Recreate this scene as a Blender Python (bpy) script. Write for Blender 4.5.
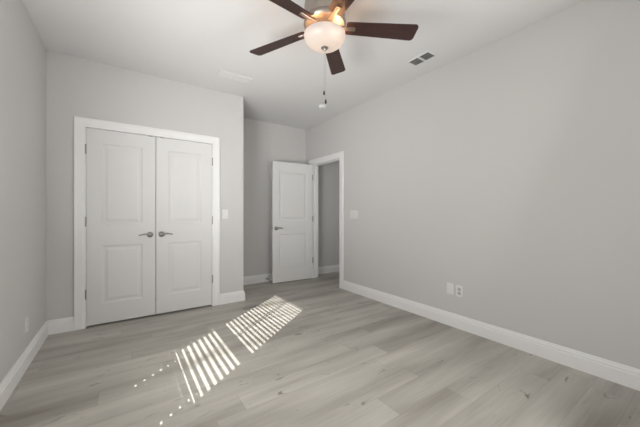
import bpy, bmesh, math, random
from mathutils import Vector, Matrix, Euler

for o in list(bpy.data.objects):
    bpy.data.objects.remove(o)
S = bpy.context.scene
COL = S.collection
PI = math.pi
random.seed(4)

# ------------------------------------------------------------------ camera
CAM_Z = 1.16
cam_d = bpy.data.cameras.new('camera')
cam_d.lens = 16.0
cam_d.sensor_width = 36.0
cam_d.clip_start = 0.02
cam_d.shift_y = 0.001
cam = bpy.data.objects.new('camera', cam_d)
COL.objects.link(cam)
cam.location = (0, 0, CAM_Z)
cam.rotation_euler = (PI / 2, 0, -math.atan2(284.4, 414.0))
S.camera = cam

# ------------------------------------------------------------------ view, world, sun, window light, added fill
S.view_settings.view_transform = 'Standard'
S.view_settings.look = 'None'
S.view_settings.gamma = 1.0
S.view_settings.use_curve_mapping = False
S.view_settings.exposure = 0.0

W = bpy.data.worlds.new('sky')
S.world = W
W.use_nodes = True
wn = W.node_tree
wn.nodes.clear()
w_out = wn.nodes.new('ShaderNodeOutputWorld')
w_bg = wn.nodes.new('ShaderNodeBackground')
w_bg.inputs['Color'].default_value = (0.75, 0.86, 1.0, 1)
w_bg.inputs['Strength'].default_value = 0.6
wn.links.new(w_bg.outputs[0], w_out.inputs[0])

SUN_SLOPE = 0.753      # dY per dX of the sun's path
SUN_DROP = 1 / 1.2     # fall per dX
sun_d = bpy.data.lights.new('sun', 'SUN')
sun_d.energy = 12.0
sun_d.angle = math.radians(0.08)
sun_d.color = (1.0, 0.97, 0.93)
sun = bpy.data.objects.new('sun', sun_d)
COL.objects.link(sun)
sun.location = (-5, -3, 5)
sun.rotation_euler = Vector((1, SUN_SLOPE, -SUN_DROP)).to_track_quat('-Z', 'Y').to_euler()


def area(name, loc, direction, sx, sy, watts, color, spread=180):
    d = bpy.data.lights.new(name, 'AREA')
    d.shape = 'RECTANGLE'
    d.size, d.size_y = sx, sy
    d.energy = watts
    d.color = color
    d.spread = math.radians(spread)
    o = bpy.data.objects.new(name, d)
    COL.objects.link(o)
    o.location = loc
    o.rotation_euler = Vector(direction).to_track_quat('-Z', 'Z').to_euler()
    return o


# daylight entering by the window in the left wall; the tilted slats of
# the blind throw much of it up to the ceiling
DAY = (1.0, 0.995, 0.985)
area('window_daylight', (-0.60, 1.50, 1.27), (1, 0.05, 0.45), 0.80, 1.50, 42.0, DAY)
area('rear_fill_light', (1.75, -0.45, 1.40), (-1, 0.8, 0.3), 1.5, 1.41, 50.0, DAY)  # added fill from behind the camera, no known source there
area('window_blind_bounce', (-0.60, 1.50, 1.27), (1, 0.95, 0.62), 0.80, 1.52, 13.5, DAY, 80)
area('hall_fill_light', (3.9, 2.5, 1.6), (-0.3, 1, 0.0), 0.6, 1.4, 4.7, DAY)  # added dim fill for the hallway, which has no window
BULB_WATTS = 13.0

# ------------------------------------------------------------------ materials


def new_mat(name):
    m = bpy.data.materials.new(name)
    m.use_nodes = True
    return m, m.node_tree, m.node_tree.nodes['Principled BSDF']


def plain(name, color, rough=0.5, metal=0.0, spec=0.5):
    m, t, b = new_mat(name)
    b.inputs['Base Color'].default_value = (*color, 1)
    b.inputs['Roughness'].default_value = rough
    b.inputs['Metallic'].default_value = metal
    b.inputs['Specular IOR Level'].default_value = spec
    return m


def painted(name, color, rough, scale, strength, spec=0.3):
    """painted plaster: faint orange-peel relief and a barely mottled tone"""
    m, t, b = new_mat(name)
    N, L = t.nodes, t.links
    tc = N.new('ShaderNodeTexCoord')
    n1 = N.new('ShaderNodeTexNoise')
    n1.inputs['Scale'].default_value = scale
    n1.inputs['Detail'].default_value = 3
    L.new(tc.outputs['Object'], n1.inputs['Vector'])
    bp = N.new('ShaderNodeBump')
    bp.inputs['Strength'].default_value = strength
    bp.inputs['Distance'].default_value = 0.002
    L.new(n1.outputs['Fac'], bp.inputs['Height'])
    L.new(bp.outputs[0], b.inputs['Normal'])
    n2 = N.new('ShaderNodeTexNoise')
    n2.inputs['Scale'].default_value = 1.3
    L.new(tc.outputs['Object'], n2.inputs['Vector'])
    mx = N.new('ShaderNodeMix')
    mx.data_type = 'RGBA'
    mx.inputs['A'].default_value = (*[c * 0.985 for c in color], 1)
    mx.inputs['B'].default_value = (*[min(1, c * 1.015) for c in color], 1)
    L.new(n2.outputs['Fac'], mx.inputs['Factor'])
    L.new(mx.outputs['Result'], b.inputs['Base Color'])
    b.inputs['Roughness'].default_value = rough
    b.inputs['Specular IOR Level'].default_value = spec
    return m


def plank_mat():
    m, t, b = new_mat('grey_oak_vinyl_planks')
    N, L = t.nodes, t.links

    def math_(op, a, c=None):
        n = N.new('ShaderNodeMath')
        n.operation = op
        for i, v in enumerate((a, c)):
            if v is None:
                continue
            if isinstance(v, (int, float)):
                n.inputs[i].default_value = v
            else:
                L.new(v, n.inputs[i])
        return n.outputs[0]

    tc = N.new('ShaderNodeTexCoord')
    sp = N.new('ShaderNodeSeparateXYZ')
    L.new(tc.outputs['Object'], sp.inputs[0])
    X, Y = sp.outputs['X'], sp.outputs['Y']
    PW, PL = 0.182, 1.22
    yr = math_('DIVIDE', Y, PW)
    row = math_('FLOOR', yr)
    wr = N.new('ShaderNodeTexWhiteNoise')
    wr.noise_dimensions = '1D'
    L.new(row, wr.inputs['W'])
    xr = math_('ADD', math_('DIVIDE', X, PL), wr.outputs['Value'])
    colm = math_('FLOOR', xr)
    cb = N.new('ShaderNodeCombineXYZ')
    L.new(row, cb.inputs[0])
    L.new(colm, cb.inputs[1])
    wp = N.new('ShaderNodeTexWhiteNoise')
    wp.noise_dimensions = '2D'
    L.new(cb.outputs[0], wp.inputs['Vector'])
    rnd = wp.outputs['Value']
    # each plank samples its own piece of grain
    off = math_('MULTIPLY', rnd, 37.0)

    def grain(sx, sy, scale, detail, dist=0.0):
        c = N.new('ShaderNodeCombineXYZ')
        L.new(math_('ADD', math_('MULTIPLY', X, sx), off), c.inputs[0])
        L.new(math_('ADD', math_('MULTIPLY', Y, sy), off), c.inputs[1])
        L.new(off, c.inputs[2])
        n = N.new('ShaderNodeTexNoise')
        n.inputs['Scale'].default_value = scale
        n.inputs['Detail'].default_value = detail
        n.inputs['Distortion'].default_value = dist
        L.new(c.outputs[0], n.inputs['Vector'])
        return n.outputs['Fac']

    broad = grain(0.9, 6.0, 1.0, 3.0, 0.5)
    fine = grain(3.0, 70.0, 1.0, 4.0)
    knot = grain(6.5, 17.0, 1.0, 2.5, 1.0)
    cc = N.new('ShaderNodeCombineXYZ')
    L.new(math_('MULTIPLY', X, 0.55), cc.inputs[0])
    L.new(math_('MULTIPLY', Y, 3.6), cc.inputs[1])
    nc = N.new('ShaderNodeTexNoise')
    nc.inputs['Scale'].default_value = 1.0
    nc.inputs['Detail'].default_value = 3.0
    nc.inputs['Distortion'].default_value = 0.3
    L.new(cc.outputs[0], nc.inputs['Vector'])
    # tone 0..1
    tone = math_('ADD', math_('MULTIPLY', math_('SUBTRACT', broad, 0.5), 1.0),
                 math_('MULTIPLY', math_('SUBTRACT', fine, 0.5), 0.35))
    tone = math_('ADD', tone, math_('MULTIPLY', math_('SUBTRACT', rnd, 0.5), 0.12))
    tone = math_('ADD', tone, math_('MULTIPLY', math_('SUBTRACT', nc.outputs['Fac'], 0.5), 1.5))
    tone = math_('ADD', tone, 0.5)
    ramp = N.new('ShaderNodeValToRGB')
    e = ramp.color_ramp.elements
    e[0].position, e[0].color = 0.0, (0.250, 0.228, 0.196, 1)
    e[1].position, e[1].color = 1.0, (0.590, 0.565, 0.510, 1)
    k = e.new(0.5)
    k.color = (0.435, 0.415, 0.372, 1)
    L.new(tone, ramp.inputs[0])
    kr = N.new('ShaderNodeMapRange')
    kr.inputs['From Min'].default_value = 0.665
    kr.inputs['From Max'].default_value = 0.78
    kr.inputs['To Min'].default_value = 0.0
    kr.inputs['To Max'].default_value = 0.75
    L.new(knot, kr.inputs['Value'])
    mk_ = N.new('ShaderNodeMix')
    mk_.data_type = 'RGBA'
    mk_.inputs['B'].default_value = (0.12, 0.10, 0.085, 1)
    L.new(kr.outputs[0], mk_.inputs['Factor'])
    L.new(ramp.outputs[0], mk_.inputs['A'])
    # seams
    fy = math_('FRACT', yr)
    fx = math_('FRACT', xr)
    ey = math_('MULTIPLY', math_('MINIMUM', fy, math_('SUBTRACT', 1.0, fy)), PW)
    ex = math_('MULTIPLY', math_('MINIMUM', fx, math_('SUBTRACT', 1.0, fx)), PL)
    edge = math_('MINIMUM', ex, ey)
    seam = math_('LESS_THAN', edge, 0.0012)
    ms = N.new('ShaderNodeMix')
    ms.data_type = 'RGBA'
    ms.inputs['B'].default_value = (0.15, 0.135, 0.12, 1)
    L.new(math_('MULTIPLY', seam, 0.35), ms.inputs['Factor'])
    L.new(mk_.outputs['Result'], ms.inputs['A'])
    L.new(ms.outputs['Result'], b.inputs['Base Color'])
    bp = N.new('ShaderNodeBump')
    bp.inputs['Strength'].default_value = 0.08
    bp.inputs['Distance'].default_value = 0.001
    L.new(fine, bp.inputs['Height'])
    L.new(bp.outputs[0], b.inputs['Normal'])
    b.inputs['Roughness'].default_value = 0.42
    b.inputs['Specular IOR Level'].default_value = 0.4
    return m


def wood_mat(name, c0, c1):
    m, t, b = new_mat(name)
    N, L = t.nodes, t.links
    tc = N.new('ShaderNodeTexCoord')
    mp = N.new('ShaderNodeMapping')
    mp.inputs['Scale'].default_value = (2.0, 38.0, 10.0)
    L.new(tc.outputs['Object'], mp.inputs[0])
    n = N.new('ShaderNodeTexNoise')
    n.inputs['Scale'].default_value = 1.5
    n.inputs['Detail'].default_value = 4
    L.new(mp.outputs[0], n.inputs['Vector'])
    r = N.new('ShaderNodeValToRGB')
    r.color_ramp.elements[0].position = 0.3
    r.color_ramp.elements[0].color = (*c0, 1)
    r.color_ramp.elements[1].position = 0.7
    r.color_ramp.elements[1].color = (*c1, 1)
    L.new(n.outputs['Fac'], r.inputs[0])
    L.new(r.outputs[0], b.inputs['Base Color'])
    b.inputs['Roughness'].default_value = 0.45
    return m


def brushed(name, color, rough):
    m, t, b = new_mat(name)
    N, L = t.nodes, t.links
    tc = N.new('ShaderNodeTexCoord')
    mp = N.new('ShaderNodeMapping')
    mp.inputs['Scale'].default_value = (30.0, 30.0, 600.0)
    L.new(tc.outputs['Object'], mp.inputs[0])
    n = N.new('ShaderNodeTexNoise')
    n.inputs['Scale'].default_value = 1.0
    L.new(mp.outputs[0], n.inputs['Vector'])
    mr = N.new('ShaderNodeMapRange')
    mr.inputs['To Min'].default_value = rough - 0.06
    mr.inputs['To Max'].default_value = rough + 0.06
    L.new(n.outputs['Fac'], mr.inputs['Value'])
    L.new(mr.outputs[0], b.inputs['Roughness'])
    b.inputs['Base Color'].default_value = (*color, 1)
    b.inputs['Metallic'].default_value = 1.0
    return m


def frosted_glass():
    m = bpy.data.materials.new('frosted_alabaster_glass')
    m.use_nodes = True
    t = m.node_tree
    N, L = t.nodes, t.links
    N.clear()
    out = N.new('ShaderNodeOutputMaterial')
    tr = N.new('ShaderNodeBsdfTranslucent')
    df = N.new('ShaderNodeBsdfDiffuse')
    gl = N.new('ShaderNodeBsdfGlossy')
    gl.inputs['Roughness'].default_value = 0.25
    tc = N.new('ShaderNodeTexCoord')
    n = N.new('ShaderNodeTexNoise')
    n.inputs['Scale'].default_value = 9.0
    n.inputs['Detail'].default_value = 3
    n.inputs['Distortion'].default_value = 1.5
    L.new(tc.outputs['Object'], n.inputs['Vector'])
    r = N.new('ShaderNodeValToRGB')
    r.color_ramp.elements[0].color = (0.64, 0.71, 0.82, 1)
    r.color_ramp.elements[1].color = (0.78, 0.85, 0.95, 1)
    L.new(n.outputs['Fac'], r.inputs[0])
    L.new(r.outputs[0], tr.inputs[0])
    df.inputs[0].default_value = (0.80, 0.76, 0.72, 1)
    m1 = N.new('ShaderNodeMixShader')
    m1.inputs[0].default_value = 0.40
    L.new(tr.outputs[0], m1.inputs[1])
    L.new(df.outputs[0], m1.inputs[2])
    m2 = N.new('ShaderNodeMixShader')
    m2.inputs[0].default_value = 0.05
    L.new(m1.outputs[0], m2.inputs[1])
    L.new(gl.outputs[0], m2.inputs[2])
    L.new(m2.outputs[0], out.inputs[0])
    return m


def pane_glass():
    m = bpy.data.materials.new('window_glass')
    m.use_nodes = True
    t = m.node_tree
    N, L = t.nodes, t.links
    N.clear()
    out = N.new('ShaderNodeOutputMaterial')
    a = N.new('ShaderNodeBsdfTransparent')
    g = N.new('ShaderNodeBsdfGlossy')
    g.inputs['Roughness'].default_value = 0.02
    mx = N.new('ShaderNodeMixShader')
    mx.inputs[0].default_value = 0.06
    L.new(a.outputs[0], mx.inputs[1])
    L.new(g.outputs[0], mx.inputs[2])
    L.new(mx.outputs[0], out.inputs[0])
    return m


def glowing(name, color, strength):
    m = bpy.data.materials.new(name)
    m.use_nodes = True
    t = m.node_tree
    t.nodes.clear()
    out = t.nodes.new('ShaderNodeOutputMaterial')
    e = t.nodes.new('ShaderNodeEmission')
    e.inputs[0].default_value = (*color, 1)
    e.inputs[1].default_value = strength
    t.links.new(e.outputs[0], out.inputs[0])
    return m


M_WALL = painted('greige_wall_paint', (0.604, 0.592, 0.580), 0.75, 220, 0.06)
M_CEIL = painted('ceiling_paint', (0.718, 0.713, 0.707), 0.85, 150, 0.10, 0.2)
M_TRIM = painted('white_trim_enamel', (0.825, 0.82, 0.812), 0.38, 60, 0.01, 0.45)
M_DOOR = painted('white_door_enamel', (0.71, 0.705, 0.695), 0.42, 60, 0.01, 0.45)
M_FLOOR = plank_mat()
M_PLATE = plain('white_plastic', (0.75, 0.74, 0.725), 0.35)
M_DARK = plain('dark_slot', (0.03, 0.028, 0.025), 0.6)
M_NICKEL = brushed('satin_nickel', (0.31, 0.295, 0.28), 0.30)
M_FANNICK = brushed('brushed_nickel_fan', (0.42, 0.37, 0.33), 0.42)
M_HINGE = brushed('hinge_nickel', (0.34, 0.33, 0.31), 0.35)
M_BLADE = wood_mat('dark_walnut_blade', (0.026, 0.0105, 0.0090), (0.048, 0.0185, 0.0145))
M_BOWL = frosted_glass()
M_GLASS = pane_glass()
M_BULB = glowing('lit_bulb', (1.0, 0.62, 0.30), 6.0)
M_BULB.cycles.emission_sampling = 'NONE'
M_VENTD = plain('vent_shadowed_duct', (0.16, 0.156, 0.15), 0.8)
M_VENTL = plain('vent_louver_grey', (0.42, 0.415, 0.405), 0.5)
M_BLIND = plain('white_blind_vinyl', (0.80, 0.79, 0.77), 0.45)
M_GROUND = plain('lawn_ground', (0.10, 0.13, 0.06), 0.9)
M_CHAIN = plain('chain_metal', (0.40, 0.39, 0.37), 0.4, 1.0)
M_FOB = plain('dark_wood_fob', (0.03, 0.022, 0.018), 0.4)

# ------------------------------------------------------------------ mesh helpers


def link(name, bm, mat, parent=None, smooth=False, sharp=35):
    me = bpy.data.meshes.new(name)
    bmesh.ops.recalc_face_normals(bm, faces=bm.faces[:])
    if smooth:
        lim = math.radians(sharp)
        for f in bm.faces:
            f.smooth = True
        for e in bm.edges:
            if len(e.link_faces) == 2 and e.calc_face_angle(0) > lim:
                e.smooth = False
    bm.to_mesh(me)
    bm.free()
    me.materials.append(mat)
    o = bpy.data.objects.new(name, me)
    COL.objects.link(o)
    if parent is not None:
        o.parent = parent
    return o


def tag(o, label=None, cat=None, group=None, kind=None):
    if label:
        o['label'] = label
    if cat:
        o['category'] = cat
    if group:
        o['group'] = group
    if kind:
        o['kind'] = kind
    return o


def empty(name, loc, rz=0.0):
    o = bpy.data.objects.new(name, None)
    o.empty_display_size = 0.1
    COL.objects.link(o)
    o.location = loc
    o.rotation_euler = (0, 0, rz)
    return o


def box(bm, x0, x1, y0, y1, z0, z1, mat=None):
    c = [(x0, y0, z0), (x1, y0, z0), (x1, y1, z0), (x0, y1, z0),
         (x0, y0, z1), (x1, y0, z1), (x1, y1, z1), (x0, y1, z1)]
    vs = [bm.verts.new(mat @ Vector(p) if mat else p) for p in c]
    for q in ((3, 2, 1, 0), (4, 5, 6, 7), (0, 1, 5, 4), (1, 2, 6, 5), (2, 3, 7, 6), (3, 0, 4, 7)):
        bm.faces.new([vs[i] for i in q])
    return vs


def rbox(bm, x0, x1, y0, y1, z0, z1, r, seg=2):
    """box with rounded edges"""
    b2 = bmesh.new()
    box(b2, x0, x1, y0, y1, z0, z1)
    bmesh.ops.bevel(b2, geom=b2.edges[:], offset=r, segments=seg, affect='EDGES', profile=0.6)
    me = bpy.data.meshes.new('tmp')
    b2.to_mesh(me)
    b2.free()
    bm.from_mesh(me)
    bpy.data.meshes.remove(me)


def lathe(bm, prof, seg=48, mat=None):
    """prof: list of (r, z); r = 0 ends close on the axis"""
    rings = []
    for r, z in prof:
        if r < 1e-6:
            p = Vector((0, 0, z))
            rings.append([bm.verts.new(mat @ p if mat else p)])
        else:
            ring = []
            for i in range(seg):
                a = 2 * PI * i / seg
                p = Vector((r * math.cos(a), r * math.sin(a), z))
                ring.append(bm.verts.new(mat @ p if mat else p))
            rings.append(ring)
    for A, B in zip(rings, rings[1:]):
        n = max(len(A), len(B))
        for i in range(n):
            j = (i + 1) % n
            if len(A) == 1 and len(B) > 1:
                bm.faces.new((A[0], B[j], B[i]))
            elif len(B) == 1 and len(A) > 1:
                bm.faces.new((A[i], A[j], B[0]))
            elif len(A) > 1:
                bm.faces.new((A[i], A[j], B[j], B[i]))


def tube(bm, pts, radii, seg=10, flat=1.0):
    """tube along pts, closed ends; flat squashes the section along its second axis"""
    pts = [Vector(p) for p in pts]
    if isinstance(radii, (int, float)):
        radii = [radii] * len(pts)
    rings = []
    ref = Vector((0, 0, 1))
    for i, p in enumerate(pts):
        d = (pts[min(i + 1, len(pts) - 1)] - pts[max(i - 1, 0)]).normalized()
        if abs(d.dot(ref)) > 0.95:
            ref = Vector((1, 0, 0)) if abs(d.x) < 0.9 else Vector((0, 1, 0))
        u = d.cross(ref).normalized()
        v = u.cross(d).normalized()
        rings.append([bm.verts.new(p + radii[i] * (u * math.cos(2 * PI * k / seg) * flat + v * math.sin(2 * PI * k / seg)))
                      for k in range(seg)])
    for A, B in zip(rings, rings[1:]):
        for k in range(seg):
            bm.faces.new((A[k], A[(k + 1) % seg], B[(k + 1) % seg], B[k]))
    bm.faces.new(rings[0][::-1])
    bm.faces.new(rings[-1])


# ------------------------------------------------------------------ the room
LW, RW, CW, BW, FW = -0.62, 2.80, 3.74, 4.55, -0.55    # left, right, closet, alcove-back, rear walls
CX = 1.318                                              # free end of the closet wall
H = 2.74
HALL_X, HALL_Y = 4.3, 2.3

bm = bmesh.new()
box(bm, LW - 0.14, HALL_X + 0.12, FW - 0.14, BW + 0.12, -0.10, 0.0)
tag(link('floor', bm, M_FLOOR), 'grey oak plank floor with long boards and a striped patch of sunlight', 'floor', kind='structure')

bm = bmesh.new()
box(bm, LW - 0.14, HALL_X + 0.12, FW - 0.14, BW + 0.12, H, H + 0.10)
tag(link('ceiling', bm, M_CEIL), 'flat pale painted ceiling over the whole bedroom', 'ceiling', kind='structure')


def wall(name, axis, p0, p1, a0, a1, openings, label):
    """wall slab between planes p0 and p1 (axis 'x' or 'y'), running a0..a1, with (u0,u1,z0,z1) openings"""
    bm = bmesh.new()

    def put(u0, u1, z0, z1):
        if u1 - u0 < 1e-5 or z1 - z0 < 1e-5:
            return
        if axis == 'x':
            box(bm, p0, p1, u0, u1, z0, z1)
        else:
            box(bm, u0, u1, p0, p1, z0, z1)
    cur = a0
    for (u0, u1, z0, z1) in sorted(openings):
        put(cur, u0, 0, H)
        put(u0, u1, 0, z0)
        put(u0, u1, z1, H)
        cur = u1
    put(cur, a1, 0, H)
    return tag(link(name, bm, M_WALL), label, 'wall', kind='structure')


WY0, WY1, WZ0, WZ1 = 1.015, 1.905, 0.50, 2.150           # window in the left wall
wall('wall_left', 'x', LW - 0.14, LW, FW, BW, [(WY0, WY1, WZ0, WZ1)], 'plain greige wall on the left with one low outlet')
CL0, CL1, CLZ = -0.325, 0.912, 2.047                     # closet opening
wall('wall_closet', 'y', CW, CW + 0.12, LW, CX, [(CL0 - 0.02, CL1 + 0.02, 0, CLZ + 0.02)], 'greige wall around the white double closet doors')
bm = bmesh.new()
box(bm, CX - 0.12, CX, CW + 0.12, BW, 0, H)
tag(link('wall_closet_side', bm, M_WALL), 'short return wall at the free end of the closet', 'wall', kind='structure')
wall('wall_back', 'y', BW, BW + 0.12, LW - 0.14, HALL_X + 0.12, [], 'shaded greige wall at the back of the alcove behind the open door')
DY0, DY1, DZ = 3.520, 4.325, 2.045                       # bedroom doorway in the right wall
RT = 0.12
wall('wall_right', 'x', RW, RW + RT, FW, BW, [(DY0 - 0.02, DY1 + 0.02, 0, DZ + 0.02)], 'long plain greige wall on the right with a doorway at its far end')
RX0, RX1, RZ0, RZ1 = 0.95, 2.55, 0.65, 2.10
wall('wall_rear', 'y', FW - 0.14, FW, LW - 0.14, RW + RT, [(RX0, RX1, RZ0, RZ1)], 'plain greige wall behind the viewer')
wall('wall_hall', 'x', HALL_X, HALL_X + 0.12, HALL_Y, BW, [], 'greige wall at the far side of the hallway')
wall('wall_hall_end', 'y', HALL_Y - 0.12, HALL_Y, RW + RT, HALL_X + 0.12, [], 'greige wall closing the hallway beyond the doorway')

# ------------------------------------------------------------------ baseboards
BASE = [(0.0, 0.0), (0.018, 0.0), (0.018, 0.092), (0.0155, 0.096), (0.0115, 0.0975), (0.0115, 0.104), (0.0135, 0.107), (0.0125, 0.113), (0.008, 0.120), (0.006, 0.129), (0.0045, 0.135), (0.0, 0.136)]


def baseboard(name, p0, p1, n, m0, m1, label):
    """run from p0 to p1 on a wall of normal n; m = +1 inside corner, -1 outside corner, 0 butt"""
    p0, p1, n = Vector((*p0, 0)), Vector((*p1, 0)), Vector((*n, 0))
    d = (p1 - p0).normalized()
    bm = bmesh.new()
    A = [bm.verts.new(p0 + d * (u * m0) + n * u + Vector((0, 0, z))) for u, z in BASE]
    B = [bm.verts.new(p1 - d * (u * m1) + n * u + Vector((0, 0, z))) for u, z in BASE]
    k = len(BASE)
    for i in range(k):
        j = (i + 1) % k
        bm.faces.new((A[i], A[j], B[j], B[i]))
    bm.faces.new(A)
    bm.faces.new(B[::-1])
    return tag(link(name, bm, M_TRIM), label, 'baseboard', kind='structure')


CAS = 0.092
baseboard('baseboard_left', (LW, FW), (LW, CW), (1, 0), 1, 1, 'white baseboard along the left wall')
baseboard('baseboard_closet_left', (LW, CW), (CL0 - CAS, CW), (0, -1), 1, 0, 'short white baseboard between left corner and closet casing')
baseboard('baseboard_closet_right', (CL1 + CAS, CW), (CX, CW), (0, -1), 0, -1, 'short white baseboard right of the closet doors')
baseboard('baseboard_closet_side', (CX, CW), (CX, BW), (1, 0), -1, 1, 'white baseboard on the return wall of the closet')
baseboard('baseboard_back', (CX, BW), (RW, BW), (0, -1), 1, 1, 'white baseboard along alcove back wall behind open door')
baseboard('baseboard_right', (RW, FW), (RW, DY0 - CAS), (-1, 0), 1, 0, 'long white baseboard along the right wall')
baseboard('baseboard_hall', (RW + RT, BW), (HALL_X, BW), (0, -1), 0, 1, 'white baseboard seen through the doorway in the hall')
baseboard('baseboard_rear', (LW, FW), (RW, FW), (0, 1), 1, 1, 'white baseboard behind the viewer')

# ------------------------------------------------------------------ door casings and jambs
CPROF = [(0.0, 0.0), (0.0, 0.011), (0.004, 0.013), (0.020, 0.013), (0.026, 0.0155), (0.070, 0.0165), (0.076, 0.019), (CAS - 0.003, 0.019), (CAS, 0.017), (CAS, 0.0)]


def casing(name, u0, u1, ztop, place, label, jamb, stop=None):
    """mitred casing around an opening u0..u1 up to ztop; place(u, depth, z) -> world, depth > 0 towards the room"""
    bm = bmesh.new()
    rows = []
    for w, d in CPROF:
        rows.append([bm.verts.new(place(*q)) for q in
                     ((u0 - w, d, 0), (u0 - w, d, ztop + w), (u1 + w, d, ztop + w), (u1 + w, d, 0))])
    k = len(rows)
    for i in range(k):
        A, B = rows[i], rows[(i + 1) % k]
        for s in range(3):
            bm.faces.new((A[s], A[s + 1], B[s + 1], B[s]))
    bm.faces.new([r[0] for r in rows])
    bm.faces.new([r[3] for r in rows][::-1])
    o = tag(link(name, bm, M_TRIM), label, 'door trim', kind='structure')
    # jamb lining, depth from +0.0 to -jamb
    bm = bmesh.new()

    def pb(a0, a1, d0, d1, z0, z1):
        c = [place(a, d, z) for z in (z0, z1) for d in (d0, d1) for a in (a0, a1)]
        vs = [bm.verts.new(p) for p in c]
        for q in ((0, 1, 3, 2), (4, 5, 7, 6), (0, 1, 5, 4), (2, 3, 7, 6), (0, 2, 6, 4), (1, 3, 7, 5)):
            bm.faces.new([vs[i] for i in q])
    pb(u0 - 0.02, u0 - 0.003, -jamb, 0.0, 0, ztop + 0.02)
    pb(u1 + 0.003, u1 + 0.02, -jamb, 0.0, 0, ztop + 0.02)
    pb(u0 - 0.003, u1 + 0.003, -jamb, 0.0, ztop + 0.003, ztop + 0.02)
    if stop:
        s0, s1 = stop
        pb(u0 - 0.003, u0 + 0.009, s0, s1, 0, ztop + 0.003)
        pb(u1 - 0.009, u1 + 0.003, s0, s1, 0, ztop + 0.003)
        pb(u0 + 0.009, u1 - 0.009, s0, s1, ztop - 0.009, ztop + 0.003)
    link('jamb', bm, M_TRIM, o)
    return o


casing('trim_1', CL0, CL1, CLZ, lambda u, d, z: Vector((u, CW - d, z)), 'white casing around the double closet doors', 0.12, (-0.075, -0.045))
casing('trim_2', DY0, DY1, DZ, lambda u, d, z: Vector((RW - d, u, z)), 'white casing around the open bedroom doorway', RT, (-0.085, -0.045))
# hall side of the same doorway
o2 = casing('trim_3', DY0, DY1, DZ, lambda u, d, z: Vector((RW + RT + d, u, z)), 'white casing on the hallway side of the doorway', 0.002)

# ------------------------------------------------------------------ panel doors


def panel_door(name, w, h, t, stile_l, stile_r, zs, label):
    """slab in x 0..w, y 0..t (y = 0 is the shown face), z 0..h; raised panels on both faces"""
    bm = bmesh.new()
    px0, px1 = stile_l, w - stile_r
    xs = [0, px0, px1, w]
    zz = [0] + [v for pair in zs for v in pair] + [h]
    grids = []
    for y, sgn in ((0.0, 1), (t, -1)):
        g = [[bm.verts.new((x, y, z)) for z in zz] for x in xs]
        grids.append(g)
        for i in range(3):
            for j in range(len(zz) - 1):
                q = [g[i][j], g[i + 1][j], g[i + 1][j + 1], g[i][j + 1]]
                if i == 1 and j % 2 == 1:
                    steps = [(0.006, 0.0015), (0.014, 0.0075), (0.024, 0.0085), (0.034, 0.0080), (0.052, 0.0030), (0.058, 0.0022)]
                    prev = q
                    x0, x1, z0, z1 = xs[1], xs[2], zz[j], zz[j + 1]
                    for ins, dep in steps:
                        cur = [bm.verts.new(p) for p in ((x0 + ins, y + sgn * dep, z0 + ins), (x1 - ins, y + sgn * dep, z0 + ins),
                                                         (x1 - ins, y + sgn * dep, z1 - ins), (x0 + ins, y + sgn * dep, z1 - ins))]
                        for k in range(4):
                            bm.faces.new((prev[k], prev[(k + 1) % 4], cur[(k + 1) % 4], cur[k]))
                        prev = cur
                    bm.faces.new(prev)
                else:
                    bm.faces.new(q)
    A, B = grids
    n = len(zz)
    for j in range(n - 1):
        bm.faces.new((A[0][j], A[0][j + 1], B[0][j + 1], B[0][j]))
        bm.faces.new((A[3][j], A[3][j + 1], B[3][j + 1], B[3][j]))
    for i in range(3):
        bm.faces.new((A[i][0], A[i + 1][0], B[i + 1][0], B[i][0]))
        bm.faces.new((A[i][n - 1], A[i + 1][n - 1], B[i + 1][n - 1], B[i][n - 1]))
    o = link(name, bm, M_DOOR)
    return tag(o, label, 'door', kind='structure')


def lever(parent, x, z, sgn, y=0.0, face=-1):
    """lever handle on a door face; the lever points towards sgn * x, face -1 stands out towards -y"""
    R = Matrix.Translation((x, y, z)) @ Matrix.Rotation(PI / 2 if face < 0 else -PI / 2, 4, 'X')
    bm = bmesh.new()
    lathe(bm, [(0, 0), (0.0325, 0), (0.0325, 0.004), (0.030, 0.008), (0.022, 0.0115), (0.0125, 0.014), (0.0115, 0.034), (0, 0.034)], 32, R)
    rose = link('handle_rosette', bm, M_NICKEL, parent, True)
    bm = bmesh.new()
    pts, rad = [], []
    for k in range(15):
        s = k / 14
        xx = x + sgn * (-0.010 + 0.118 * s)
        zz = z + 0.010 * math.sin(s * PI * 1.45 - 0.5) + (0.012 * max(0, s - 0.55) if sgn > 0 else 0.012 * max(0, s - .55))
        yy = y + face * (0.042 + 0.010 * math.sin(s * PI))
        pts.append((xx, yy, zz))
        rad.append(0.0105 * (1 - 0.45 * s) + (0.002 if k in (1, 2) else 0))
    tube(bm, pts, rad, 12, 0.75)
    link('lever', bm, M_NICKEL, rose, True, 60)
    return rose


def hinge(parent, x, z, y):
    bm = bmesh.new()
    for k in range(5):
        lathe(bm, [(0, z - 0.045 + 0.018 * k), (0.0065, z - 0.045 + 0.018 * k), (0.0065, z - 0.0275 + 0.018 * k), (0, z - 0.0275 + 0.018 * k)], 12, Matrix.Translation((x, y, 0)))
    lathe(bm, [(0, z + 0.045), (0.0075, z + 0.045), (0.006, z + 0.050), (0, z + 0.051)], 12, Matrix.Translation((x, y, 0)))
    lathe(bm, [(0, z - 0.051), (0.006, z - 0.050), (0.0075, z - 0.045), (0, z - 0.045)], 12, Matrix.Translation((x, y, 0)))
    return link('hinge', bm, M_HINGE, parent, True)


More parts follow.
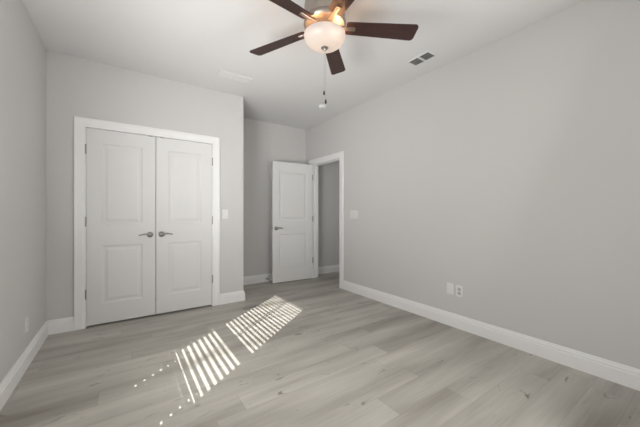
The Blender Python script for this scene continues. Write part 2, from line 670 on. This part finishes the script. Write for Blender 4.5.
DT = 0.035
ZP = [(0.205, 0.815), (1.035, 1.885)]
lw_ = (CL1 - CL0) / 2
d1 = panel_door('door_1', lw_ - 0.0060, 2.025, DT, 0.122, 0.122, ZP, 'left leaf of the white two-panel closet doors')
d1.location = (CL0 + 0.003, CW - 0.004, 0.018)
d2 = panel_door('door_2', lw_ - 0.0060, 2.025, DT, 0.122, 0.122, ZP, 'right leaf of the white two-panel closet doors')
d2.location = (CL0 + lw_ + 0.0030, CW - 0.004, 0.018)
lever(d1, lw_ - 0.060, 0.911, -1)
lever(d2, 0.056, 0.911, 1)
for z in (0.325, 1.065, 1.805):
    hinge(d1, -0.004, z, -0.007)
    hinge(d2, lw_ - 0.001, z, -0.007)
for d, x in ((d1, lw_ - 0.075), (d2, 0.040)):
    bm = bmesh.new()
    box(bm, x, x + 0.036, 0.003, 0.030, 2.025, 2.028)
    lathe(bm, [(0.007, 2.028), (0.006, 2.032), (0, 2.035)], 12, Matrix.Translation((x + 0.018, 0.016, 0)))
    link('ball_catch', bm, M_HINGE, d)
    bm = bmesh.new()
    box(bm, x - 0.004, x + 0.040, -0.001, 0.001, 2.019, 2.0255)
    link('catch_plate', bm, M_HINGE, d)

# bedroom door, open into the alcove. local x runs from the hinge to the free edge
d3 = panel_door('door_3', 0.758, 2.030, DT, 0.115, 0.115, ZP, 'white two-panel bedroom door standing open against the alcove')
ang = math.atan2(0.048, -0.75)
d3.location = (RW - 0.020, DY1 - 0.008, 0.013)
d3.rotation_euler = (0, 0, ang)
# with this turn local +y points to the camera side: handle the shown face at y = DT
lever(d3, 0.758 - 0.062, 0.911, -1, DT, 1)
lever(d3, 0.758 - 0.062, 0.911, -1, 0.0, -1)
for z in (0.325, 1.065, 1.805):
    hinge(d3, -0.002, z, DT + 0.005)
bm = bmesh.new()
rbox(bm, 0.7575, 0.7595, 0.006, 0.029, 0.885, 0.945, 0.0008, 1)
box(bm, 0.759, 0.769, 0.011, 0.024, 0.905, 0.925)
link('latch_plate', bm, M_HINGE, d3)

# door stop on the alcove baseboard, just behind the free edge of the open door
ds = tag(empty('door_stop', (2.00, BW - 0.016, 0.060)), 'small dark door stop on baseboard beside the open door', 'door stop')
Rm = Matrix.Rotation(PI / 2, 4, 'X')
bm = bmesh.new()
lathe(bm, [(0, 0), (0.013, 0), (0.013, 0.004), (0.006, 0.008), (0.0045, 0.010), (0.0045, 0.058), (0, 0.058)], 20, Rm)
link('rod', bm, M_HINGE, ds, True)
bm = bmesh.new()
lathe(bm, [(0, 0.058), (0.009, 0.058), (0.0095, 0.070), (0.007, 0.074), (0, 0.075)], 20, Rm)
link('rubber_tip', bm, M_DARK, ds, True)

# ------------------------------------------------------------------ switches and outlets


def plate_frame(rot, loc, name):
    o = empty(name, loc)
    o.rotation_euler = (0, 0, rot)
    return o


def cover(parent, w, h):
    bm = bmesh.new()
    rbox(bm, -w / 2, w / 2, -0.006, 0.0, -h / 2, h / 2, 0.0022, 2)
    return link('cover_plate', bm, M_PLATE, parent, True, 60)


def rocker(parent, x):
    bm = bmesh.new()
    vs = box(bm, x - 0.0165, x + 0.0165, -0.0085, -0.004, -0.033, 0.033)
    for v in vs:
        if v.co.y < -0.006 and v.co.z > 0:
            v.co.y -= 0.003
    r = link('rocker', bm, M_PLATE, parent)
    bm = bmesh.new()
    for sx in (-1, 1):
        box(bm, x + sx * 0.0175 - 0.0006, x + sx * 0.0175 + 0.0006, -0.0064, -0.005, -0.0345, 0.0345)
    for sz in (-1, 1):
        box(bm, x - 0.0175, x + 0.0175, -0.0064, -0.005, sz * 0.0345 - 0.0006, sz * 0.0345 + 0.0006)
    link('rocker_gap', bm, plain('switch_gap', (0.45, 0.44, 0.43), 0.6), r)


# local -y faces the room
s1 = tag(plate_frame(0, (1.074, CW, 1.160), 'light_switch'), 'white single rocker light switch right of the closet doors', 'light switch')
cover(s1, 0.072, 0.117)
rocker(s1, 0)
s2 = tag(plate_frame(-PI / 2, (RW, 3.185, 1.153), 'light_switch'), 'wide white three-rocker light switch beside the bedroom doorway', 'light switch')
cover(s2, 0.165, 0.117)
for dx in (-0.046, 0, 0.046):
    rocker(s2, dx)


def outlet(rot, loc, label, slot):
    o = tag(plate_frame(rot, loc, 'wall_outlet'), label, 'outlet')
    cover(o, 0.072, 0.117)
    for sz in (-1, 1):
        bm = bmesh.new()
        rbox(bm, -0.0168, 0.0168, -0.0078, -0.004, sz * 0.0195 - 0.0145, sz * 0.0195 + 0.0145, 0.0015, 1)
        rc = link('receptacle', bm, slot, o)
        bm = bmesh.new()
        z = sz * 0.0195
        box(bm, -0.0075, -0.0055, -0.0082, -0.007, z - 0.002, z + 0.007)
        box(bm, 0.0055, 0.0075, -0.0082, -0.007, z - 0.001, z + 0.006)
        lathe(bm, [(0.0026, 0.0), (0.0026, 0.0082), (0, 0.0082)], 10, Matrix.Translation((0, 0, z - 0.008)) @ Matrix.Rotation(PI / 2, 4, 'X'))
        link('slots', bm, M_DARK, rc)
    bm = bmesh.new()
    lathe(bm, [(0.003, 0.0), (0.003, 0.0066), (0, 0.007)], 12, Matrix.Rotation(PI / 2, 4, 'X'))
    link('screw', bm, M_HINGE, o)
    return o


M_RECEP = plain('receptacle_grey', (0.50, 0.49, 0.47), 0.4)
outlet(PI / 2, (LW, 3.065, 0.315), 'white electrical outlet low on the left wall', M_PLATE)
outlet(-PI / 2, (RW, 1.577, 0.378), 'white outlet with dark sockets low on the right wall', M_RECEP)
cp = tag(plate_frame(-PI / 2, (RW, 1.675, 0.385), 'cable_plate'), 'blank white wall plate just left of right-wall outlet', 'wall plate')
cover(cp, 0.072, 0.117)
for sz in (-1, 1):
    bm = bmesh.new()
    lathe(bm, [(0.0028, 0.0), (0.0028, 0.0068), (0, 0.0072)], 12, Matrix.Translation((0, 0, sz * 0.042)) @ Matrix.Rotation(PI / 2, 4, 'X'))
    link('screw', bm, M_PLATE, cp)

# ------------------------------------------------------------------ ceiling vents and smoke detector


def frame_ring(bm, x0, x1, y0, y1, fw, z0, z1):
    """flat bevelled picture-frame flange: opening x0..x1, y0..y1, width fw"""
    prof = [(0.0, z1), (0.0, z0), (fw * 0.45, z0), (fw, z1 - 0.0015), (fw, z1)]
    rows = [[bm.verts.new(p) for p in ((x0 - w, y0 - w, z), (x1 + w, y0 - w, z), (x1 + w, y1 + w, z), (x0 - w, y1 + w, z))] for w, z in prof]
    k = len(rows)
    for i in range(k):
        A, B = rows[i], rows[(i + 1) % k]
        for s in range(4):
            bm.faces.new((A[s], A[(s + 1) % 4], B[(s + 1) % 4], B[s]))


v = tag(empty('ceiling_vent', (2.486, 1.796, H)), 'small ceiling vent with two dark louvered openings near the right wall', 'vent')
hx, hy = 0.058, 0.113
bm = bmesh.new()
frame_ring(bm, -hx, hx, -hy, hy, 0.017, -0.008, 0.0)
box(bm, -hx, hx, -0.0095, 0.0095, -0.008, 0.0)
link('frame', bm, M_CEIL, v)
bm = bmesh.new()
box(bm, -hx, hx, -hy, hy, -0.0012, -0.0002)
link('backing', bm, M_VENTD, v)
for s in (-1, 1):
    for k in range(8):
        y = s * (0.0095 + 0.0065 + 0.0129 * k)
        bm = bmesh.new()
        T = Matrix.Translation((0, y, -0.0048)) @ Matrix.Rotation(math.radians(38), 4, 'X')
        box(bm, -hx, hx, -0.0042, 0.0042, -0.0006, 0.0006, T)
        link('louver', bm, M_VENTL, v)
for s in (-1, 1):
    bm = bmesh.new()
    box(bm, s * 0.02 - 0.0012, s * 0.02 + 0.0012, -hy, hy, -0.0085, -0.007)
    link('cross_bar', bm, M_VENTL, v)

v = tag(empty('ceiling_vent', (1.045, 3.252, H)), 'long flat white ceiling vent near the closet wall', 'vent')
hx, hy = 0.168, 0.052
bm = bmesh.new()
frame_ring(bm, -hx, hx, -hy, hy, 0.022, -0.007, 0.0)
box(bm, -0.012, 0.012, -hy, hy, -0.007, 0.0)
link('frame', bm, M_CEIL, v)
bm = bmesh.new()
box(bm, -hx, hx, -hy, hy, -0.0012, -0.0002)
link('backing', bm, M_CEIL, v)
for s in (-1, 1):
    for k in range(6):
        y = -hy + 0.0085 + 0.0174 * k
        bm = bmesh.new()
        T = Matrix.Translation((s * (hx + 0.012) / 2, y, -0.004)) @ Matrix.Rotation(math.radians(-4), 4, 'X')
        box(bm, -(hx - 0.012) / 2, (hx - 0.012) / 2, -0.0084, 0.0084, -0.0005, 0.0005, T)
        link('louver', bm, M_CEIL, v)

sd = tag(empty('smoke_detector', (2.385, 3.41, H)), 'small round white smoke detector on the ceiling near the doorway', 'smoke detector')
bm = bmesh.new()
lathe(bm, [(0, 0), (0.062, 0), (0.062, -0.008), (0.058, -0.010), (0.0, -0.010)], 40)
link('mounting_plate', bm, M_PLATE, sd, True)
bm = bmesh.new()
lathe(bm, [(0.054, -0.010), (0.0545, -0.014), (0.054, -0.026), (0.049, -0.034), (0.036, -0.038), (0, -0.039)], 40)
link('body', bm, M_PLATE, sd, True)
bm = bmesh.new()
lathe(bm, [(0.010, -0.0375), (0.009, -0.041), (0, -0.041)], 16, Matrix.Translation((0.02, 0.0, 0)))
link('test_button', bm, M_PLATE, sd, True)

# ------------------------------------------------------------------ ceiling fan
FX, FY = 1.150, 1.616
fan = tag(empty('ceiling_fan', (FX, FY, H)), 'five-blade dark walnut ceiling fan with nickel motor and glowing bowl light', 'ceiling fan')
ZB = 2.4655 - H         # blade plane, below the ceiling
bm = bmesh.new()
lathe(bm, [(0, 0), (0.088, 0), (0.088, -0.012), (0.082, -0.030), (0.060, -0.052), (0.042, -0.060), (0, -0.060)], 56)
link('ceiling_canopy', bm, M_FANNICK, fan, True)
bm = bmesh.new()
lathe(bm, [(0, -0.056), (0.060, -0.056), (0.085, -0.066), (0.118, -0.084), (0.138, -0.110), (0.142, -0.140), (0.142, -0.205), (0.140, -0.232), (0.131, -0.238), (0, -0.238)], 64)
link('motor_housing', bm, M_FANNICK, fan, True)
bm = bmesh.new()
lathe(bm, [(0, -0.238), (0.134, -0.238), (0.146, -0.243), (0.147, -0.262), (0.138, -0.272), (0.090, -0.268), (0.046, -0.262), (0, -0.262)], 64)
link('flywheel_cover', bm, M_FANNICK, fan, True)
bm = bmesh.new()
lathe(bm, [(0, -0.262), (0.036, -0.262), (0.036, -0.280), (0.030, -0.284), (0.030, -0.302), (0.034, -0.306), (0.034, -0.330), (0.050, -0.336), (0.060, -0.350), (0.050, -0.362), (0, -0.362)], 40)
link('switch_housing', bm, M_FANNICK, fan, True)
# glass bowl: hollow shell, open at the top
zr = 2.408 - H
outer = [(r * 0.975, z * 0.88) for r, z in ((0.147, 0.0), (0.1475, -0.006), (0.146, -0.022), (0.139, -0.042), (0.126, -0.062), (0.106, -0.079), (0.078, -0.091), (0.045, -0.098), (0.013, -0.100))]
inner = [(r * 0.975, z * 0.88) for r, z in ((0.013, -0.096), (0.044, -0.094), (0.076, -0.087), (0.103, -0.0755), (0.122, -0.059), (0.135, -0.040), (0.142, -0.021), (0.1435, -0.006), (0.1435, 0.0), (0.147, 0.0))]
bm = bmesh.new()
lathe(bm, [(r, zr + z) for r, z in outer + inner], 64)
bmesh.ops.remove_doubles(bm, verts=bm.verts[:], dist=0.0002)
link('glass_bowl', bm, M_BOWL, fan, True, 60)
bm = bmesh.new()
lathe(bm, [(0, zr - 0.0800), (0.010, zr - 0.0800), (0.010, zr - 0.0865), (0.024, zr - 0.0865), (0.026, zr - 0.0900), (0.022, zr - 0.0950), (0.012, zr - 0.0980), (0.009, zr - 0.1040), (0.006, zr - 0.1080), (0, zr - 0.1090)], 32)
link('bowl_finial', bm, M_NICKEL, fan, True)
bm = bmesh.new()
lathe(bm, [(0, -0.36), (0.006, -0.36), (0.006, zr - 0.081), (0, zr - 0.081)], 12)
link('center_rod', bm, M_NICKEL, fan)
# lamps in the bowl
for k in range(2):
    a = math.radians(0) + PI * k
    cx, cy = 0.082 * math.cos(a), 0.082 * math.sin(a)
    bm = bmesh.new()
    R = Matrix.Translation((cx * 0.85, cy * 0.85, zr - 0.012)) @ Matrix.Rotation(a, 4, 'Z') @ Matrix.Rotation(math.radians(90), 4, 'Y')
    lathe(bm, [(0, -0.03), (0.013, -0.03), (0.013, 0.0), (0, 0.0)], 16, R)
    link('lamp_holder', bm, M_PLATE, fan, True)
    bm = bmesh.new()
    bmesh.ops.create_uvsphere(bm, u_segments=16, v_segments=10, radius=0.017, matrix=Matrix.Translation((cx, cy, zr - 0.048)))
    link('bulb', bm, M_BULB, fan, True)
    ld = bpy.data.lights.new('bulb_light', 'POINT')
    ld.energy = BULB_WATTS
    ld.color = (1.0, 0.52, 0.22)
    ld.shadow_soft_size = 0.019
    lo = bpy.data.objects.new('bulb_light', ld)
    COL.objects.link(lo)
    lo.parent = fan
    lo.location = (cx, cy, zr - 0.048)

PITCH = math.radians(13)


def blade_mesh():
    """blade along +x from the hub, rounded tip corners, 6 mm thick"""
    out = []
    r0, r1, w0, w1, c = 0.150, 0.66, 0.050, 0.067, 0.026

    def arc(cx, cy, r, a0, a1, n=6):
        return [(cx + r * math.cos(a0 + (a1 - a0) * i / n), cy + r * math.sin(a0 + (a1 - a0) * i / n)) for i in range(n + 1)]
    out += arc(r1 - c, -w1 + c, c, -PI / 2, 0)
    out += arc(r1 - c, w1 - c, c, 0, PI / 2)
    out += arc(r0 + 0.018, w0 - 0.018, 0.018, PI / 2, PI)
    out += arc(r0 + 0.018, -w0 + 0.018, 0.018, PI, 1.5 * PI)
    bm = bmesh.new()
    A = [bm.verts.new((x, y, -0.003)) for x, y in out]
    B = [bm.verts.new((x, y, 0.003)) for x, y in out]
    bm.faces.new(A[::-1])
    bm.faces.new(B)
    n = len(out)
    for i in range(n):
        bm.faces.new((A[i], A[(i + 1) % n], B[(i + 1) % n], B[i]))
    return bm


def iron_mesh():
    """blade bracket under the blade root: narrow neck at the hub, spreading plate with three screws"""
    bm = bmesh.new()
    prof = [(0.085, 0.019), (0.120, 0.016), (0.150, 0.0145), (0.205, 0.0150), (0.212, 0.0150), (0.216, 0.012)]
    top = [bm.verts.new((x, w, -0.0032)) for x, w in prof] + [bm.verts.new((x, -w, -0.0032)) for x, w in prof[::-1]]
    bot = [bm.verts.new((v.co.x, v.co.y * 0.88, -0.0085)) for v in top]
    n = len(top)
    bm.faces.new(top)
    bm.faces.new(bot[::-1])
    for i in range(n):
        bm.faces.new((top[i], top[(i + 1) % n], bot[(i + 1) % n], bot[i]))
    return bm


def screw_mesh():
    bm = bmesh.new()
    lathe(bm, [(0, -0.0080), (0.0045, -0.0082), (0.004, -0.0105), (0, -0.0112)], 10)
    return bm


b0 = link('fan_blade', blade_mesh(), M_BLADE, fan)
i0 = link('blade_bracket', iron_mesh(), M_FANNICK, b0)
sc0 = []
for sx in (0.165, 0.182, 0.199):
    q = link('bracket_screw', screw_mesh(), M_NICKEL, i0)
    q.location = (sx, 0, 0)
    sc0.append(q)
for k in range(5):
    if k == 0:
        b = b0
    else:
        b = b0.copy()
        COL.objects.link(b)
        b.parent = fan
        c = i0.copy()
        COL.objects.link(c)
        c.parent = b
        for src in sc0:
            e = src.copy()
            COL.objects.link(e)
            e.parent = c
    th = math.radians(-28.7 + 72 * k)
    b.location = (0, 0, ZB)
    b.rotation_euler = (Matrix.Rotation(th, 3, 'Z') @ Matrix.Rotation(-PITCH, 3, 'X')).to_euler()

# pull chains with dark fobs (vertical, from the finial)
for (ox, oy, z_end) in ((-0.004, 0.002, 2.005), (0.006, -0.004, 1.945)):
    bm = bmesh.new()
    zt, zb = zr - 0.102, z_end + 0.014 - H
    tube(bm, [(ox, oy, zt), (ox, oy, zb)], 0.0006, 6)
    n = int((zt - zb) / 0.006)
    for i in range(n):
        bmesh.ops.create_icosphere(bm, subdivisions=1, radius=0.0011, matrix=Matrix.Translation((ox, oy, zt - 0.006 * (i + 0.5))))
    ch = link('pull_chain', bm, M_CHAIN, fan)
    bm = bmesh.new()
    z = z_end - H
    lathe(bm, [(0, z + 0.016), (0.003, z + 0.015), (0.005, z + 0.009), (0.007, z - 0.004), (0.0075, z - 0.010), (0.005, z - 0.014), (0, z - 0.0145)], 16, Matrix.Translation((ox, oy, 0)))
    link('fob', bm, M_FOB, ch, True)

# ------------------------------------------------------------------ windows


def window(name, place, u0, u1, z0, z1, label, rail, depth0, depth1, fw):
    """double-hung unit; place(u, d, z): d = distance outwards from the room face of the wall"""
    def pb(bm, a0, a1, d0_, d1_, zz0, zz1):
        c = [place(a, d, z) for z in (zz0, zz1) for d in (d0_, d1_) for a in (a0, a1)]
        vs = [bm.verts.new(p) for p in c]
        for q in ((0, 1, 3, 2), (4, 5, 7, 6), (0, 1, 5, 4), (2, 3, 7, 6), (0, 2, 6, 4), (1, 3, 7, 5)):
            bm.faces.new([vs[i] for i in q])
    bm = bmesh.new()
    pb(bm, u0, u0 + fw, depth0, depth1, z0, z1)
    pb(bm, u1 - fw, u1, depth0, depth1, z0, z1)
    pb(bm, u0 + fw, u1 - fw, depth0, depth1, z0, z0 + fw)
    pb(bm, u0 + fw, u1 - fw, depth0, depth1, z1 - fw, z1)
    pb(bm, u0 + fw, u1 - fw, depth0 + 0.005, depth1 - 0.005, rail - 0.035, rail + 0.035)
    o = tag(link(name, bm, M_PLATE), label, 'window', kind='structure')
    dm = (depth0 + depth1) / 2
    for a, b in ((z0 + fw, rail - 0.035), (rail + 0.035, z1 - fw)):
        bm = bmesh.new()
        pb(bm, u0 + fw, u1 - fw, dm - 0.002, dm + 0.002, a, b)
        link('window_pane', bm, M_GLASS, o)
    bm = bmesh.new()
    pb(bm, u0 - 0.03, u1 + 0.03, -0.022, -0.0005, z0 - 0.03, z0)
    pb(bm, u0, u1, -0.0005, depth0, z0 - 0.0005, z0 + 0.012)
    link('window_sill', bm, M_TRIM, o)
    return o


RAILZ = 1.295
window('window_1', lambda u, d, z: Vector((LW - d, u, z)), WY0, WY1, WZ0, WZ1, 'white double-hung window in the left wall', RAILZ, 0.095, 0.135, 0.030)
window('added_rear_window', lambda u, d, z: Vector((u, FW - d, z)), RX0, RX1, RZ0, RZ1, 'white double-hung window added behind the viewer for fill light', 1.38, 0.095, 0.135, 0.035)  # unseen window, made up to go with the rear fill

# closed roller shade, added to keep the sun out of the rear window
rsd = tag(empty('added_roller_shade', ((RX0 + RX1) / 2, FW - 0.05, RZ1)), 'plain white roller shade added to block sun behind the viewer', 'roller shade')
hwx = (RX1 - RX0) / 2 - 0.004
bm = bmesh.new()
lathe(bm, [(0, -hwx), (0.022, -hwx), (0.022, hwx), (0, hwx)], 20, Matrix.Translation((0, 0, -0.026)) @ Matrix.Rotation(PI / 2, 4, 'Y'))
link('roller', bm, M_BLIND, rsd, True)
bm = bmesh.new()
box(bm, -hwx, hwx, 0.020, 0.022, RZ0 - RZ1 + 0.03, -0.026)
link('shade_cloth', bm, M_BLIND, rsd)
bm = bmesh.new()
rbox(bm, -hwx, hwx, 0.015, 0.027, RZ0 - RZ1 + 0.013, RZ0 - RZ1 + 0.034, 0.003, 1)
link('hem_bar', bm, M_BLIND, rsd)

# venetian blind inside window_1: slats tilted down towards the room, sun slips between them
bl = tag(empty('window_blind', (LW - 0.045, (WY0 + WY1) / 2, WZ1)), 'white slatted blind hanging in the left-wall window', 'window blind')
hw = (WY1 - WY0) / 2 - 0.012
bm = bmesh.new()
rbox(bm, -0.028, 0.028, -hw, hw, -0.055, -0.004, 0.003, 1)
link('head_rail', bm, M_BLIND, bl)
PITCHZ = 0.0445
nsl = int((WZ1 - WZ0 - 0.12) / PITCHZ)
TILT = math.radians(22)


HOLES = (-0.285, 0.285)        # cord route holes, from the middle of the slat


def slat_mesh():
    bm = bmesh.new()
    cs = [(-0.025, 0.0), (-0.012, 0.0016), (-0.0070, 0.0019), (0.0070, 0.0019), (0.012, 0.0016), (0.025, 0.0)]

    def run(y0, y1, i0, i1):
        rows = []
        for y in (y0, y1):
            rows.append([bm.verts.new((x, y, z + 0.0012)) for x, z in cs[i0:i1]] + [bm.verts.new((x, y, z - 0.0012)) for x, z in cs[i0:i1][::-1]])
        A, B = rows
        n = len(A)
        for i in range(n):
            bm.faces.new((A[i], A[(i + 1) % n], B[(i + 1) % n], B[i]))
        bm.faces.new(A)
        bm.faces.new(B[::-1])
    cuts = [-hw] + [h + d for h in HOLES for d in (-0.012, 0.012)] + [hw]
    for k in range(5):
        if k % 2 == 0:
            run(cuts[k], cuts[k + 1], 0, 6)
        else:
            run(cuts[k], cuts[k + 1], 0, 3)
            run(cuts[k], cuts[k + 1], 3, 6)
    bmesh.ops.remove_doubles(bm, verts=bm.verts[:], dist=0.00005)
    return bm


sl0 = link('slat', slat_mesh(), M_BLIND, bl)
for k in range(nsl):
    s = sl0
    if k:
        s = sl0.copy()
        COL.objects.link(s)
        s.parent = bl
    s.location = (0, 0, -0.078 - PITCHZ * k)
    z = WZ1 - 0.078 - PITCHZ * k
    # the lowest slats hang nearly shut
    f = min(1.0, max(0.0, (0.93 - z) / 0.16))
    s.rotation_euler = (0, TILT * (1 - f) + math.radians(-5) * f, 0)
zbr = -0.078 - PITCHZ * nsl
bm = bmesh.new()
rbox(bm, -0.025, 0.025, -hw, hw, zbr - 0.012, zbr + 0.006, 0.003, 1)
link('bottom_rail', bm, M_BLIND, bl)
for y in (HOLES[0], 0.065, HOLES[1]):
    wide = 0.009 if y == 0.065 else 0.001
    for x in (-0.027, 0.027):
        bm = bmesh.new()
        box(bm, x - 0.0006, x + 0.0006, y - wide, y + wide, zbr, -0.05)
        link('ladder_tape', bm, M_BLIND, bl)

# ------------------------------------------------------------------ outside the left window
bm = bmesh.new()
box(bm, LW - 9, LW - 0.15, -7, 10, -0.32, -0.22)
tag(link('ground', bm, M_GROUND), 'lawn outside the left window', 'ground', kind='structure')
